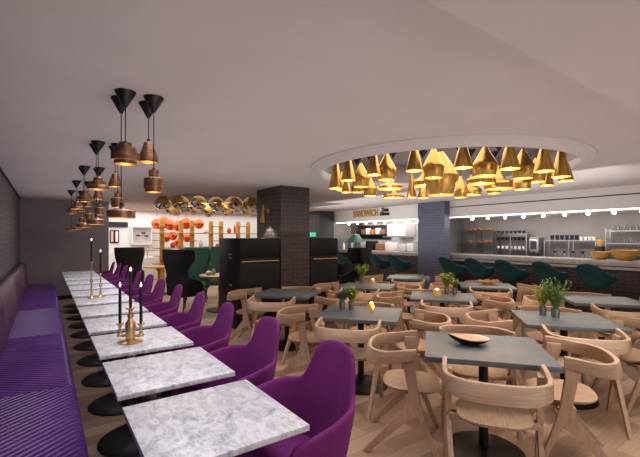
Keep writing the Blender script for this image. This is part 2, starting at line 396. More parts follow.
# ================================================================ TUB SHELLS (purple chairs, green stools)
def sstep(a, b, x):
    t = max(0, min(1, (x-a)/(b-a))); return t*t*(3-2*t)
def shell_mesh(name, m, parent, A=.30, B=.31, zb=.97, za=.735, z0=.34, bw=(25, 39), a2=.22, b2=.22, lean=.035, front=.26, th=.03, zf=.46):
    bm = bmesh.new(); NS, NV = 44, 10; rows = []
    for i in range(NS+1):
        ph = -132 + 264*i/NS; s = 1 if ph > 0 else -1; ap = abs(ph)
        e = 1 - sstep(bw[0], bw[1], ap); g = 1 - sstep(112, 132, ap)
        za_ = za - .05*sstep(60, 112, ap) if zb < 1.05 else za; zr = (zf + (za_-zf)*g) + (zb-za_)*e - .03*(sstep(0, bw[0]+8, ap))*e
        row = []
        for j in range(NV+1):
            v = j/NV; q = v**.7
            Aj = a2 + (A-a2)*q; Bj = b2 + (B-b2)*q
            if ap <= 90:
                c = math.cos(R(ap)); sn = math.sin(R(ap)); x = -Aj*c**.8; y = s*Bj*sn**.8
            else:
                x = (ap-90)/42*(front*(.75+.25*q)); y = s*Bj*(1-.06*sstep(100,132,ap))
            z = z0 + (zr-z0)*v
            x -= lean*e*sstep(.45, 1, v)
            if e > 0: y *= 1 - .10*e*sstep(.5, 1, v)
            row.append(bm.verts.new((x, y, z)))
        rows.append(row)
    for a, b in zip(rows, rows[1:]):
        for j in range(NV): bm.faces.new((a[j], a[j+1], b[j+1], b[j]))
    # underside pan
    bot = [r[0] for r in rows]; c = bm.verts.new((0.02, 0, z0-.02))
    for a, b in zip(bot, bot[1:]): bm.faces.new((a, b, c))
    bm.faces.new((bot[-1], bot[0], c))
    return finish(name, bm, m, parent, mods=[('SOLIDIFY', dict(thickness=th, offset=0)), ('SUBSURF', dict(levels=1))])
def cushion(name, m, parent, a, b, z0, z1, xc=0., n=28, e=.6):
    bm = bmesh.new(); rings = []
    for z, k in ((z0, .9), (z0+.01, 1.0), (z1-.02, 1.0), (z1-.005, .93), (z1, .7), (z1+.002, .3)):
        r = []
        for i in range(n):
            t = 2*PI*i/n; c, s = math.cos(t), math.sin(t)
            r.append((xc + a*k*math.copysign(abs(c)**e, c), b*k*math.copysign(abs(s)**e, s), z))
        rings.append(r)
    loft(bm, rings); return finish(name, bm, m, parent, ang=60)
def make_purple():
    t = thing('shell_chair', '', 'chair')
    shell_mesh('shell', M['purple'], t)
    cushion('seat', M['purple'], t, .25, .235, .36, .465, .04)
    lo('column', [(.03,.03),(.03,.33),(.11,.345),(.11,.355)], M['black'], t)
    for k in range(4):
        a = PI/4 + k*PI/2; c, s = math.cos(a), math.sin(a)
        to('leg', [(0,0,.07), (.07*c,.07*s,.05), (.118*c,.118*s,.015)], [.02,.017,.012], M['black'], t)
    return t
pp = Proto(make_purple())
for k in range(12):
    x = .985 + random.uniform(-.02, .02); y = MT[k] + random.uniform(-.015, .015)
    if k == 0: y += .0; x = .96
    pp((x, y, 0), PI + R(random.uniform(-5, 5)), '%s purple felt shell chair in the row facing the banquette' % ('nearest' if k == 0 else ORD[k]) + (', counted from the front' if k else ''), 'purple chairs along the marble tables')

def make_stool():
    t = thing('bar_stool', '', 'stool')
    shell_mesh('shell', M['green'], t, A=.26, B=.26, zb=1.08, za=.87, z0=.63, bw=(28, 90), a2=.07, b2=.08, lean=.06, front=.27, th=.03, zf=.78)
    cushion('seat', M['green'], t, .19, .18, .72, .775, .05)
    lo('column', [(.022,.02),(.022,.60),(.06,.62),(.06,.64)], M['black'], t)
    lo('base', [(0,0),(.21,0),(.21,.01),(.05,.03),(0,.03)], M['black'], t, seg=32)
    bm = bmesh.new(); tube(bm, [(.19*math.cos(a*PI/8)+.0, .19*math.sin(a*PI/8), .30) for a in range(17)], .009); tube(bm, [(-.19,0,.30),(.19,0,.30)], .008)
    finish('footrest', bm, M['black'], t)
    return t
ps = Proto(make_stool())
for i, y in enumerate((2.80, 3.57, 4.32, 5.05, 5.76)):
    ps((7.93, y, 0), R(random.uniform(-8, 8)) - .1, '%s green velvet bar stool at the long bar with glass shelves' % ('nearest' if i == 0 else ORD[i]) + (', counted from the right' if i else ''), 'green stools at the right bar')
for i, (y, l) in enumerate(((7.45, 'green velvet bar stool at the sandwich counter beside the blue-grey column'), (8.2, 'green velvet bar stool at the sandwich counter, second from the blue-grey column'), (9.9, 'green velvet bar stool at the sandwich counter beside the black cabinet'))):
    ps((7.9, y, 0), -.1, l, 'green stools at the sandwich counter')

# ================================================================ OAK ARMCHAIRS
def make_oak():
    t = thing('dining_chair', '', 'chair')
    # two lambda-shaped side frames
    main = [(-.005,.72), (.088,.72), (.092,.66), (.086,.61), (.116,.44), (.158,.29), (.268,.0), (.236,.0), (.108,.305), (.074,.36), (.052,.40), (.038,.50), (.024,.60), (-.005,.66)]
    br = [(.045,.415), (.092,.38), (.108,.305), (.078,.295), (.015,.248), (-.238,.0), (-.28,.0), (-.06,.262), (.012,.345)]
    def frame(poly, s, th):
        bm = bmesh.new(); prism(bm, poly, -th, th, .004)
        for v in bm.verts: v.co.y += s*(.252 + .10*v.co.x)
        return bm
    for s in (-1, 1):
        finish('leg', frame(main, s, .0165), M['oak'], t, ang=40)
        finish('leg', frame(br, s, .015), M['oak'], t, ang=40)
    # bent backrest band
    path = []
    path += [(.095, -.279), (.04, -.281)]
    for i in range(17):
        a = R(-90 + 180*i/16); path.append((-.03 - .23*max(0, math.cos(a))**.72, .282*math.copysign(abs(math.sin(a))**.82, math.sin(a))))
    path += [(.04, .281), (.095, .279)]
    rings = []
    N = len(path)
    for i, p in enumerate(path):
        a = Vector(path[max(0, i-1)]); b = Vector(path[min(N-1, i+1)]); tg = (b-a).normalized(); nr = Vector((tg.y, -tg.x))
        w = 1 - abs(i-(N-1)/2)/((N-1)/2)
        top = .738 + .030*(1-sstep(0,.35,w)); h = .080 + .026*sstep(0, .75, w); th = .013 + .002*w
        tilt = .012*sstep(.2, 1, w)
        r = []
        for q, z in ((1, top-.004), (.6, top), (-.6, top), (-1, top-.004), (-1, top-h+.006), (-.5, top-h), (.5, top-h), (1, top-h+.006)):
            off = th*q + tilt*(z-(top-h/2))/(h/2)
            r.append((p[0]+nr.x*off, p[1]+nr.y*off, z))
        rings.append(r)
    bm = bmesh.new(); loft(bm, rings); finish('backrest', bm, M['oak_back'], t, ang=50)
    # dished seat
    bm = bmesh.new(); rings = []; n = 40
    def seat_pt(tt, k):
        c, s = math.cos(tt), math.sin(tt); e = .62
        x = .205*k*math.copysign(abs(c)**e, c); y = .215*k*math.copysign(abs(s)**(e+.1), s)
        y *= 1 + .05*(x/.235); return x, y
    prof = [(0.05,.452),(.45,.450),(.8,.456),(.95,.464),(1.0,.460),(.985,.448),(.9,.436),(.3,.43),(0.05,.43)]
    for k, z in prof:
        r = []
        for i in range(n):
            x, y = seat_pt(2*PI*i/n, k); zz = z - (.012*max(0, x/.235)**2 if k > .5 else 0) + (.010*max(0, -x/.235)**2*k)
            r.append((x+.055, y, zz))
        rings.append(r)
    loft(bm, rings); finish('seat', bm, M['oak_seat'], t, ang=50)
    for x, z in ((.105, .405), (.04, .415)):
        bx('rail', (x, 0, z), (.035, .51, .035), M['oak'], t, bev=.004)
    return t
po = Proto(make_oak())
# ================================================================ SLATE TABLES
PHI = -.891
def make_slate():
    t = thing('slate_table', '', 'table')
    bx('tabletop', (0,0,.7325), (.80, .72, .035), M['slate'], t, bev=.002)
    lo('column', [(.032,.02),(.032,.69),(.14,.70),(.14,.715)], M['black'], t)
    lo('base', [(.0,.0),(.27,.0),(.275,.006),(.25,.02),(.12,.035),(.05,.05),(.0,.055)], M['cast'], t, seg=40)
    return t
pt = Proto(make_slate())
TB = [  # centre, label of the table, how its chairs call it, chair distances near/far/left/right
 ((2.554,1.590), 'dark slate square table holding the leaf-shaped bowl', 'the table with the leaf-shaped bowl'),
 ((2.667,3.039), 'dark slate square table holding the grey and yellow-green herb cups', 'the table with grey and yellow-green herbs'),
 ((4.041,1.681), 'dark slate square table holding tall rosemary in two metal cups', 'the table with tall rosemary'),
 ((4.296,3.268), 'dark slate square table with a square gold votive and green herbs', 'the table with the square gold votive'),
 ((2.776,4.739), 'bare dark slate table in front of the dark brick column', 'the bare table before the brick column'),
 ((5.66,1.92), 'bare dark slate table between the rosemary and the long bar', 'the bare table nearest the long bar'),
 ((5.86,3.60), 'dark slate table holding the gold wicker tray', 'the table with the gold wicker tray'),
 ((4.24,4.66), 'dark slate table with leafy herb pot and round gold votive, before the wing chair', 'the table with the bushy herb'),
 ((5.80,5.20), 'bare pale-lit slate table nearest the blue-grey column', 'the bare table nearest the blue-grey column'),
]
side_name = ['near side', 'far side', 'left side', 'right side']
adj = {(0,0):(.475,0,-2),(0,2):(.56,.0,1),(0,3):(.57,0.10,-3),(0,1):(.49,0,3),(1,0):(.49,.035,0),(1,2):(.63,0,3),(2,0):(.49,0,0),(2,3):(.60,0,5),(1,3):(.62,.0,0),(1,1):(.50,0,0),(7,0):(.54,.05,0),(7,3):(.57,.14,0),(3,2):(.61,0,0),(7,2):(.64,0,0),(7,1):(.54,0,0)}
ca, sa = math.cos(PHI), math.sin(PHI)
CH = []
for i, (c, lab, nm) in enumerate(TB):
    pt((c[0], c[1], 0), PHI, lab, 'slate dining tables')
    for j, (lx, ly) in enumerate(((0,-1),(0,1),(-1,0),(1,0))):
        dd, sh, rot = adj.get((i, j), ((.53 if lx == 0 else .595) + random.uniform(-.005,.03), random.uniform(-.03,.03), random.uniform(-4,4)))
        px_ = lx*dd + ly*sh; py_ = ly*dd + lx*sh
        wx = c[0] + ca*px_ - sa*py_; wy = c[1] + sa*px_ + ca*py_
        face = math.atan2(-(sa*lx + ca*ly), -(ca*lx - sa*ly)) + R(rot)
        po((wx, wy, 0), face, 'oak armchair on the %s of %s' % (side_name[j], nm), 'oak armchairs at the slate tables')

# ================================================================ THINGS ON THE SLATE TABLES
TZ = .75
def leafy(name, c, n, h, spread, m, parent, kind='bush'):
    bm = bmesh.new()
    rnd = random.Random(n*31 + int(h*1000))
    for s in range(n):
        a = rnd.uniform(0, 2*PI); r = spread*rnd.uniform(.15, 1); hh = h*rnd.uniform(.55, 1)
        tip = Vector((r*math.cos(a), r*math.sin(a), hh)); base = Vector((.012*math.cos(a), .012*math.sin(a), 0))
        mid = base.lerp(tip, .5) + Vector((0,0,.02))
        tube(bm, [base, mid, tip], [.0022,.0018,.0012], 4)
        for q in range(9 if kind == 'bush' else 14):
            t = .25 + .75*q/(8 if kind == 'bush' else 13); p = base.lerp(mid, t*2) if t < .5 else mid.lerp(tip, t*2-1)
            b = rnd.uniform(0, 2*PI); L = (rnd.uniform(.026,.046) if kind == 'bush' else rnd.uniform(.020,.034)); w = L*(.36 if kind == 'bush' else .20)
            dr = Vector((math.cos(b), math.sin(b), rnd.uniform(.1,.9))).normalized(); sd = dr.cross(Vector((0,0,1))).normalized()*w; up = sd.cross(dr).normalized()*.003
            v = [bm.verts.new(p), bm.verts.new(p+dr*L*.5+sd+up), bm.verts.new(p+dr*L), bm.verts.new(p+dr*L*.5-sd+up)]
            bm.faces.new(v)
    return finish(name, bm, m, parent, c)
def herb(xy, z, leaf, h, spread, label, n=16, kind='bush', r=.036, hp=.085):
    t = thing('potted_herb', label, 'potted plant', (*xy, z))
    lo('pot', [(r*.8,0),(r,hp),(r*.93,hp),(r*.9,hp-.012),(0,hp-.012)], M['steel'] if kind != 'dk' else M['black'], t, seg=20)
    leafy('foliage', (0,0,hp-.012), n, h, spread, leaf, t, 'bush' if kind != 'rosemary' else 'rosemary')
    return t
herb(U(542.5, 315, TZ), TZ, M['leaf_bright'], .24, .13, 'slim yellow-green herb in a metal cup, left of the tall rosemary', 34, 'rosemary')
herb(U(555.5, 317, TZ), TZ, M['leaf_dark'], .30, .15, 'tall green rosemary in a metal cup on the slate table', 44, 'rosemary', r=.042)
herb(U(342, 309.5, TZ), TZ, M['leaf_grey'], .13, .09, 'grey-green herb in a metal cup beside the yellow-green one', 36)
herb(U(351.5, 309.5, TZ), TZ, M['leaf_bright'], .16, .095, 'yellow-green herb in a metal cup next to the round gold votive', 30)
herb(U(446.5, 293.5, TZ), TZ, M['leaf_bright'], .22, .13, 'leafy green herb in metal cup beside the square gold votive', 34)
herb(U(455, 294, TZ), TZ, M['leaf_dark'], .12, .09, 'darker low herb in metal cup behind the square gold votive', 16)
herb(U(361.5, 283, TZ), TZ, M['leaf_bright'], .24, .15, 'bushy green herb in metal cup in front of the lone wing chair', 44)
def votive(xy, r, label, square=False):
    t = thing('votive_holder', label, 'candle holder', (*xy, TZ))
    if square:
        bx('holder', (0,0,.045), (.08,.08,.09), M['amber'], t, bev=.012)
        lo('candle', [(0,0),(.022,0),(.022,.012),(0,.012)], M['flame'], t, (0,0,.09), 12)
    else:
        bm = bmesh.new(); bmesh.ops.create_icosphere(bm, subdivisions=1, radius=r); bmesh.ops.translate(bm, verts=bm.verts, vec=(0,0,r*1.0))
        finish('holder', bm, M['amber'], t, ang=5)
        lo('candle', [(0,0),(.016,0),(.016,.012),(0,.012)], M['flame'], t, (0,0,r*1.86), 12)
    return t
votive(U(371.5, 312, TZ), .048, 'round faceted gold votive beside the yellow-green herb')
votive(U(437, 296.5, TZ), .05, 'square gold votive glowing beside the green herbs', True)
votive(U(373, 285, TZ), .048, 'round faceted gold votive beside the bushy herb')
# leaf bowl
p = U(470, 344, TZ)
lb = thing('leaf_bowl', 'polished wooden leaf-shaped bowl with dark underside on slate table', 'bowl', (*p, TZ), -TH + R(-4))
def leaf_rings(inner):
    rings = []
    n = 36
    def out(t):
        c, s = math.cos(t), math.sin(t)
        L = .135 if c > 0 else .155
        w = .105*(1 - .25*max(0, -c)**1.5)
        x = c*L; y = s*w*(1 if c > 0 else (1-abs(c)**3*.75)); return x, y, .045 + .022*max(0, -c)**2 - .004*c
    ks = ((1, 1.0), (.9, .72), (.7, .4), (.42, .14), (.1, .04)) 
    for k, zf in ks:
        r = []
        for i in range(n):
            x, y, z = out(2*PI*i/n); zz = z*zf + (.010 if inner else 0)
            r.append((x*k*(1 if inner else 1.0), y*k, zz + (0 if not inner or k < 1 else -.008)))
        rings.append(r)
    return rings
bm = bmesh.new(); loft(bm, leaf_rings(True)); finish('bowl_inside', bm, M['bowl_wood'], lb, ang=70)
bm = bmesh.new(); ro = [[(x*1.015, y*1.03, z-.003 if z > .01 else 0) for x, y, z in r] for r in leaf_rings(False)]; loft(bm, ro, cap=False); bm.faces.new(bm.verts[-36:]) if False else None
finish('bowl_underside', bm, M['black'], lb, ang=70)
# gold wicker tray
p = U(487.5, 284, TZ)
wk = thing('wicker_tray', 'gold openwork wicker tray on the slate table by the bar', 'tray', (*p, TZ), -TH)
bm = bmesh.new(); rnd = random.Random(3)
for i in range(46):
    a = rnd.uniform(0, 2*PI); b = a + rnd.uniform(1.6, 3.2); r1 = rnd.uniform(.8, 1.05)
    tube(bm, [(.19*r1*math.cos(a), .13*r1*math.sin(a), .055+rnd.uniform(-.01,.02)), (.05*math.cos((a+b)/2), .05*math.sin((a+b)/2), .012+rnd.uniform(0,.02)), (.19*math.cos(b), .13*math.sin(b), .05+rnd.uniform(-.01,.02))], .0045, 5)
tube(bm, [(.17*math.cos(PI*k/12), .115*math.sin(PI*k/12), .045) for k in range(25)], .006, 5)
tube(bm, [(.09*math.cos(PI*k/12), .07*math.sin(PI*k/12), .006) for k in range(25)], .006, 5)
finish('weave', bm, M['wicker'], wk)

# ================================================================ CANDLES ON THE MARBLE TABLES
def stick(h): # slender turned candlestick profile
    return [(0,0),(.045,0),(.046,.006),(.03,.014),(.014,.03),(.011,.06),(.009,h*.42),(.016,h*.45),(.018,h*.48),(.016,h*.51),(.008,h*.54),(.0065,h*.9),(.010,h*.94),(.02,h-.004),(.02,h),(.012,h),(0,h-.01)]
def flame(parent, x, y, z):
    lo('flame', [(0,0),(.0045,.006),(.0055,.013),(.003,.025),(0,.034)], M['flame'], parent, (x,y,z), 10)
for (pxx, pyy, h, ch, lab) in ((91.5, 300, .467, .262, 'taller slim brass candlestick holding a lit black taper'), (100.5, 298.5, .31, .27, 'shorter slim brass candlestick holding a lit black taper')):
    xy = U(pxx, pyy-1.5, TZ)
    t = thing('candlestick', lab, 'candlestick', (*xy, TZ), 0, 'brass candlesticks on a marble table')
    lo('stem', stick(h), M['old_brass'], t, seg=20)
    c = tag(lo('taper_candle', [(0,0),(.0088,0),(.0112,.02),(.0104,ch),(0,ch+.004)], M['candle'], None, (*xy, TZ+h+.001), 12), 'lit black taper candle in the %s slim candlestick' % lab.split()[0], 'candle', 'black taper candles'); 
    lo('flame', [(0,0),(.0045,.006),(.0055,.013),(.003,.025),(0,.034)], M['flame'], c, (0,0,ch+.004), 10)
xy = U(130.5, 342, TZ)
cd = thing('candelabra', 'squat brass three-armed candelabra on the marble table', 'candelabra', (*xy, TZ), -TH)
lo('base', [(0,0),(.085,0),(.086,.006),(.05,.012),(.038,.018),(0,.02)], M['old_brass'], cd, seg=32)
lo('stem', [(.03,.015),(.033,.03),(.033,.08),(.037,.11),(.036,.14),(.02,.165),(.014,.18),(.022,.185),(.022,.20),(.012,.21),(.014,.235),(.035,.25),(.036,.255),(.012,.245),(0,.245)], M['old_brass'], cd, seg=28)
for s in (-1, 1):
    bm = bmesh.new(); tube(bm, [(s*.02,0,.05),(s*.06,0,.045),(s*.078,0,.052)], .010, 10)
    lathe(bm, [(0,.04),(.022,.042),(.024,.055),(.012,.065),(.010,.10),(.014,.12),(.028,.135),(.028,.138),(.010,.13),(0,.13)], 20, (s*.078, 0, 0)); finish('arm', bm, M['old_brass'], cd)
for dx, z0, ch, nm in ((-.078,.13,.275,'left'), (0,.245,.275,'tall middle'), (.078,.13,.275,'right')):
    x, y = xy[0]+dx*CT, xy[1]-dx*ST
    c = tag(lo('taper_candle', [(0,0),(.0088,0),(.0112,.02),(.0104,ch),(0,ch+.004)], M['candle'], None, (x, y, TZ+z0+.001), 12), 'lit black taper candle in the %s cup of the candelabra' % nm, 'candle', 'black taper candles')
    lo('flame', [(0,0),(.0045,.006),(.0055,.013),(.003,.025),(0,.034)], M['flame'], c, (0,0,ch+.004), 10)

# ================================================================ PENDANTS
def pendant(name, xy, prof, zbot, ztop, ceil, m, minner, label, group, canopy=(.062,.10), bulb=True, seg=36, glow='bulb', lit=None, scale=1.):
    t = thing(name, label, 'pendant lamp', (*xy, ceil), 0, group)
    cr, chh = canopy
    lo('canopy', [(cr,0),(cr,-.006),(.008,-chh),(0,-chh)], M['black'], t, seg=24)
    cord_top, cord_bot = -chh+.005, ztop - ceil - .004
    if cord_top - cord_bot > .01: to('cord', [(0,0,cord_top),(0,0,cord_bot)], .003, M['black'], t, seg=6)
    H = ztop - zbot
    outer = [(r, z*H + zbot-ceil) for r, z in prof]
    inner = [(max(r-.004, .0), z*H + zbot-ceil + (-.002 if z > .02 else .0)) for r, z in prof]
    bm = bmesh.new(); lathe(bm, outer, seg, caps=False, mi=0); lathe(bm, inner, seg, caps=False, mi=1)
    n = len(outer)
    finish('shade', bm, [m, minner], t, ang=30)
    # black socket cap
    lo('socket', [(0,0),(.012,0),(.010,.025),(0,.03)], M['black'], t, (0,0,ztop-ceil-.012), 12)
    if bulb:
        rb = min(.030, prof[0][0]*.36)
        lo('bulb', [(0,0),(rb*.6,rb*.2),(rb,rb*.9),(rb*.7,rb*1.6),(0,rb*2)], M[glow], t, (0,0,zbot-ceil+.012), 14)
    if lit:
        l = bpy.data.lights.new('pendant_light', 'POINT'); l.energy = lit; l.color = (1,.85,.62); l.shadow_soft_size = .03
        lo_ = bpy.data.objects.new('pendant_light', l); COL.objects.link(lo_); lo_.parent = t; lo_.location = (0,0,zbot-ceil+.005)
    return t
def P_cone(r): return [(r,0),(r*1.0,.02),(r*.62,.62),(r*.36,.985),(r*.1,1.0),(0,1.0)]
def P_drop(r): return [(r*.82,0),(r*.86,.02),(r*1.0,.34),(r*.97,.40),(r*.80,.52),(r*.42,.76),(r*.13,.97),(0,1.0)]
def P_wide(r): return [(r*.93,0),(r,.06),(r,.20),(r*.9,.30),(r*.45,.42),(r*.18,.66),(r*.08,.97),(0,1.0)]
def P_slim(r): return [(r*.9,0),(r,.02),(r*.55,.55),(r*.2,.9),(r*.12,1.),(0,1.)]
def P_giant(r): return [(r*.72,0),(r*.75,.02),(r,.40),(r*.98,.45),(r*.55,.75),(r*.15,.98),(0,1.0)]
# brass cluster in the round recess: kind, px centre, y top, y bottom, px width, real diameter
BL = [('cone',336,164,188.5,14,.19),('cone',341,172,190.5,9,.15),('cone',348.5,160,180.5,15,.19),('cone',346.5,178,192.5,10,.14),('drop',361,163,187,18,.24),('drop',357,178,192.5,12,.20),
 ('drop',370,177,196,14.5,.22),('cone',374,154.5,175,14.5,.17),('drop',386.5,153,180,20,.24),('wide',390,177,189,26,.33),('wide',393,187,198,22,.32),('cone',414.5,149,171,17.5,.19),
 ('slim',411.7,172,197.5,10,.13),('drop',433.6,147,178,21,.24),('wide',424,168,186,26,.34),('cone',423,185,198,11,.16),('giant',441,152,195,34,.43),
 ('cone',463,146,168,19,.19),('drop',485,145.5,176,23.5,.24),('cone',509.5,146,169,20,.19),('drop',523,149,178.5,22,.24),('cone',544,149,171.5,19.5,.19),('cone',561,152,177,17.5,.19),('cone',566,164,181,14,.18),
 ('drop',460.5,176,197.5,14,.20),('wide',471,174,195,21,.30),('wide',481,165,184,28,.36),('wide',499,165,189,28,.36),('drop',494,180,193.5,15,.22),('drop',522,173,189.5,17.5,.22),('drop',536,158,182,18,.22),('cone',547,168,185.5,13,.17)]
fn = {'cone':P_cone,'drop':P_drop,'wide':P_wide,'slim':P_slim,'giant':P_giant}
desc = {'cone':'brass cone','drop':'brass teardrop','wide':'wide flat brass','slim':'slim narrow brass','giant':'oversized brass'}
num = {}
order = {}
for k in fn:
    for q, e in enumerate(sorted([b for b in BL if b[0] == k], key=lambda b: b[1])): order[id(e)] = q
PLACED = []
for e in sorted(BL, key=lambda b: -b[4]):
    k, pxc, yt, yb, w, dia = e
    pref = max(3.75, min(6.4, dia*F/w)); best = None
    for q in range(74):
        d2 = 3.62 + q*.045; p2 = D(pxc, d2); r2 = w*d2/F/2
        if math.hypot(p2[0]-CX, p2[1]-CY) > RI-.03-r2: continue
        b2, t2 = Zof(yb, d2), min(Zof(yt, d2) + (.01 if k in ('cone','drop','giant') else 0), TOPZ-.11)
        cost = abs(d2-pref)
        for (ox, oy, orr, ob, ot) in PLACED:
            h = math.hypot(p2[0]-ox, p2[1]-oy)
            if h < r2+orr+.008 and not (b2 > ot+.01 or ob > t2+.01): cost += 6*(r2+orr+.05-h)+2
            elif h < max(.062*0+r2, orr)+.01: cost += 1.2
        if best is None or cost < best[0]: best = (cost, d2, p2, r2, b2, t2)
    _, d, xy, r, zb, zt = best; PLACED.append((xy[0], xy[1], r, zb, zt))
    q = order[id(e)]
    lab = '%s pendant in the round ceiling recess' % desc[k]
    if k in ('cone','drop','wide'): lab = '%s pendant in the round recess, %s from left of its shape' % (desc[k], 'first' if q == 0 else ORD[q])
    pendant('pendant_lamp', xy, fn[k](r), zb, zt, TOPZ, M['brass'], M['lamp_inner'], lab, 'brass pendants in the round recess', lit=1.0 if k != 'cone' else .3)
# dark copper clusters over the marble tables
def P_step(r): return [(r*.78,0),(r*.80,.02),(r*.80,.16),(r,.18),(r,.52),(r*.78,.53),(r*.78,.76),(r*.45,.77),(r*.45,1.0),(0,1.0)]
def P_bell(r): return [(r,0),(r*.98,.22),(r*.45,.92),(r*.2,.97),(.012,1.0),(0,1.0)]
def P_shoulder(r): return [(r*.9,0),(r*.9,.12),(r,.13),(r,.62),(r*.9,.66),(r*.52,.68),(r*.52,1.0),(0,1.0)]
def P_disc(r): return [(r*.92,0),(r,.06),(r,.50),(r*.93,.55),(r*.35,.68),(r*.12,.8),(.01,1.0),(0,1.0)]
cl = ['nearest', 'second', 'third', 'fourth', 'farthest']
for k in range(5):
    yc = 2.76 + 1.555*k
    for nm, x, dy, prof, zb, zt, ds in (('stepped', .405, -.075, P_step(.082), 1.985, 2.118, 'stepped dark copper pendant'), ('bell', .57, .075, P_bell(.062), 2.04, 2.185, 'cone-shaped dark copper pendant'),
                               ('shoulder', .573, -.07, P_shoulder(.06), 1.822, 1.965, 'stubby cylindrical dark copper pendant'), ('disc', .402, .07, P_disc(.085), 1.655, 1.745, 'flat disc dark copper pendant')):
        if k % 2 == 1 and nm == 'stepped': prof = [(.095,0),(.095,.16),(.085,.3),(.062,.36),(.062,.56),(.04,.6),(.04,.82),(.02,.9),(0,1.)]
        pendant('pendant_lamp', (x, yc+dy), prof, zb, zt, CEIL, M['copper_dark'], M['inner_gold'], ds + ' of the %s cluster over the marble tables' % cl[k], 'dark copper pendants over the marble tables', lit=.04, glow='bulb_dim')

# ================================================================ BLACK SERVICE CABINETS AT THE COLUMN
def cabinet(x0, x1, y0, y1, label, knobs):
    t = thing('service_cabinet', label, 'cabinet', ((x0+x1)/2, (y0+y1)/2, 0))
    w, dp = x1-x0, y1-y0; H = 1.515
    bx('body', (0, .01, H/2), (w, dp-.02, H), M['cabinet'], t, bev=.004)
    for k, (z0, z1) in enumerate(((.08, 1.18), (1.19, H-.01))):
        dr = bx('door', (0, -dp/2+.005, (z0+z1)/2), (w-.03, .022, z1-z0), M['cabinet'], t, bev=.003)
        if k == 0:
            bm = bmesh.new(); tube(bm, [(-w/2+.05,-.045,.50),(w/2-.05,-.045,.50)], .010, 10)
            for s in (-1,1): tube(bm, [(s*(w/2-.07),-.045,.50),(s*(w/2-.07),-.008,.50)], .007, 8)
            finish('handle', bm, M['gold_matte'], dr)
    if knobs:
        for z in (1.24, 1.18, .72):
            bx('pull', (-w/2-.012, -.12, z), (.02, .10, .018), M['gold_matte'], t, bev=.003)
    return t
cabinet(2.565, 3.34, 5.93, 6.80, 'tall black service cabinet on the left side of the brick column', True)
cabinet(3.96, 4.62, 5.93, 6.80, 'tall black service cabinet on the right side of the brick column', False)
# brass wall lamp
wl = thing('wall_lamp', 'small brass cone wall lamp on the dark brick column', 'wall lamp', (3.35, 6.35, 2.02))
lo('wall_plate', [(0,0),(.05,0),(.05,.012),(.035,.02),(0,.02)], M['brass'], wl, (0,0,0), 24).rotation_euler = (0, -PI/2, 0)
to('arm', [(-.01,0,0),(-.10,.0,.02),(-.13,0,.10)], .006, M['brass'], wl)
bm = bmesh.new(); lathe(bm, [(.06,-.22),(.055,-.18),(.022,.0),(.018,.10),(0,.10)], 24, (-.13,0,0), caps=False); finish('shade', bm, M['brass'], wl)
lo('bulb', [(0,0),(.02,.01),(.02,.03),(0,.04)], M['bulb'], wl, (-.13,0,-.20), 12)
l = bpy.data.lights.new('wall_lamp_spot', 'SPOT'); l.energy = 22; l.color = (1,.93,.82); l.spot_size = R(120); l.spot_blend = .5; l.shadow_soft_size = .02
o = bpy.data.objects.new('wall_lamp_spot', l); COL.objects.link(o); o.parent = wl; o.location = (-.12,0,-.23)

# ================================================================ WING CHAIRS AND BRASS TABLE
def make_wing(mshell, minner):
    t = thing('wing_chair', '', 'armchair')
    bm = bmesh.new(); NV, NS = 22, 26; rows = []
    for j in range(NV+1):
        z = .34 + (1.29-.34)*j/NV
        # half width and wing depth along the height
        hw = .275 + .025*math.sin((z-.34)/.95*PI*2.2) if z < .7 else .235 + .065*sstep(.8, 1.15, z)
        dep = .42 - .30*sstep(.58, .74, z) + .17*sstep(.85, 1.1, z) - .03*sstep(1.2, 1.29, z)
        xb = -.25 - .10*sstep(.4, 1.2, z)
        row = []
        for i in range(NS+1):
            u = -1 + 2*i/NS; au = abs(u)
            if au < .5: x = xb; y = hw*(u/.5)*.93; x += .03*(au/.5)**3
            else: q = (au-.5)/.5; x = xb + .03 + dep*q; y = math.copysign(hw*(.93+.07*sstep(0,.3,q)) + .02*q, u)
            row.append(bm.verts.new((x, y, z - (.05*(au-.6)**2 if j == NV and au > .6 else 0))))
        rows.append(row)
    for a, b in zip(rows, rows[1:]):
        for i in range(NS): bm.faces.new((a[i], a[i+1], b[i+1], b[i]))
    finish('shell', bm, mshell, t, mods=[('SOLIDIFY', dict(thickness=.045, offset=0)), ('SUBSURF', dict(levels=1))])
    cushion('seat', minner, t, .27, .245, .32, .46, .02)
    for sx in (-1, 1):
        for sy in (-1, 1): to('leg', [(sx*.18, sy*.18, .33), (sx*.24 - .02, sy*.25, 0)], [.017, .011], M['black'], t)
    return t
wb = Proto(make_wing(M['black_felt'], M['black_felt'])); wg = Proto(make_wing(M['dark_green'], M['dark_green']))
wb((2.34, 8.14, 0), R(25), 'black wing chair with high back at the brass table, behind the purple chairs', 'black wing chairs')
wb((1.70, 10.62, 0), R(80), 'black wing chair standing in the opening beside the grey back wall', 'black wing chairs')
wg((2.92, 9.25, 0), R(-112), 'dark green wing chair across the brass table, left of the pair', 'dark green wing chairs')
wg((3.56, 9.72, 0), R(-112), 'dark green wing chair across the brass table, right of the pair', 'dark green wing chairs')
Proto(make_wing(M['black_felt'], M['dark_green']))((5.72, 6.80, 0), R(-190), 'lone dark wing chair between the sandwich counter and the dining tables', 'dark green wing chairs')
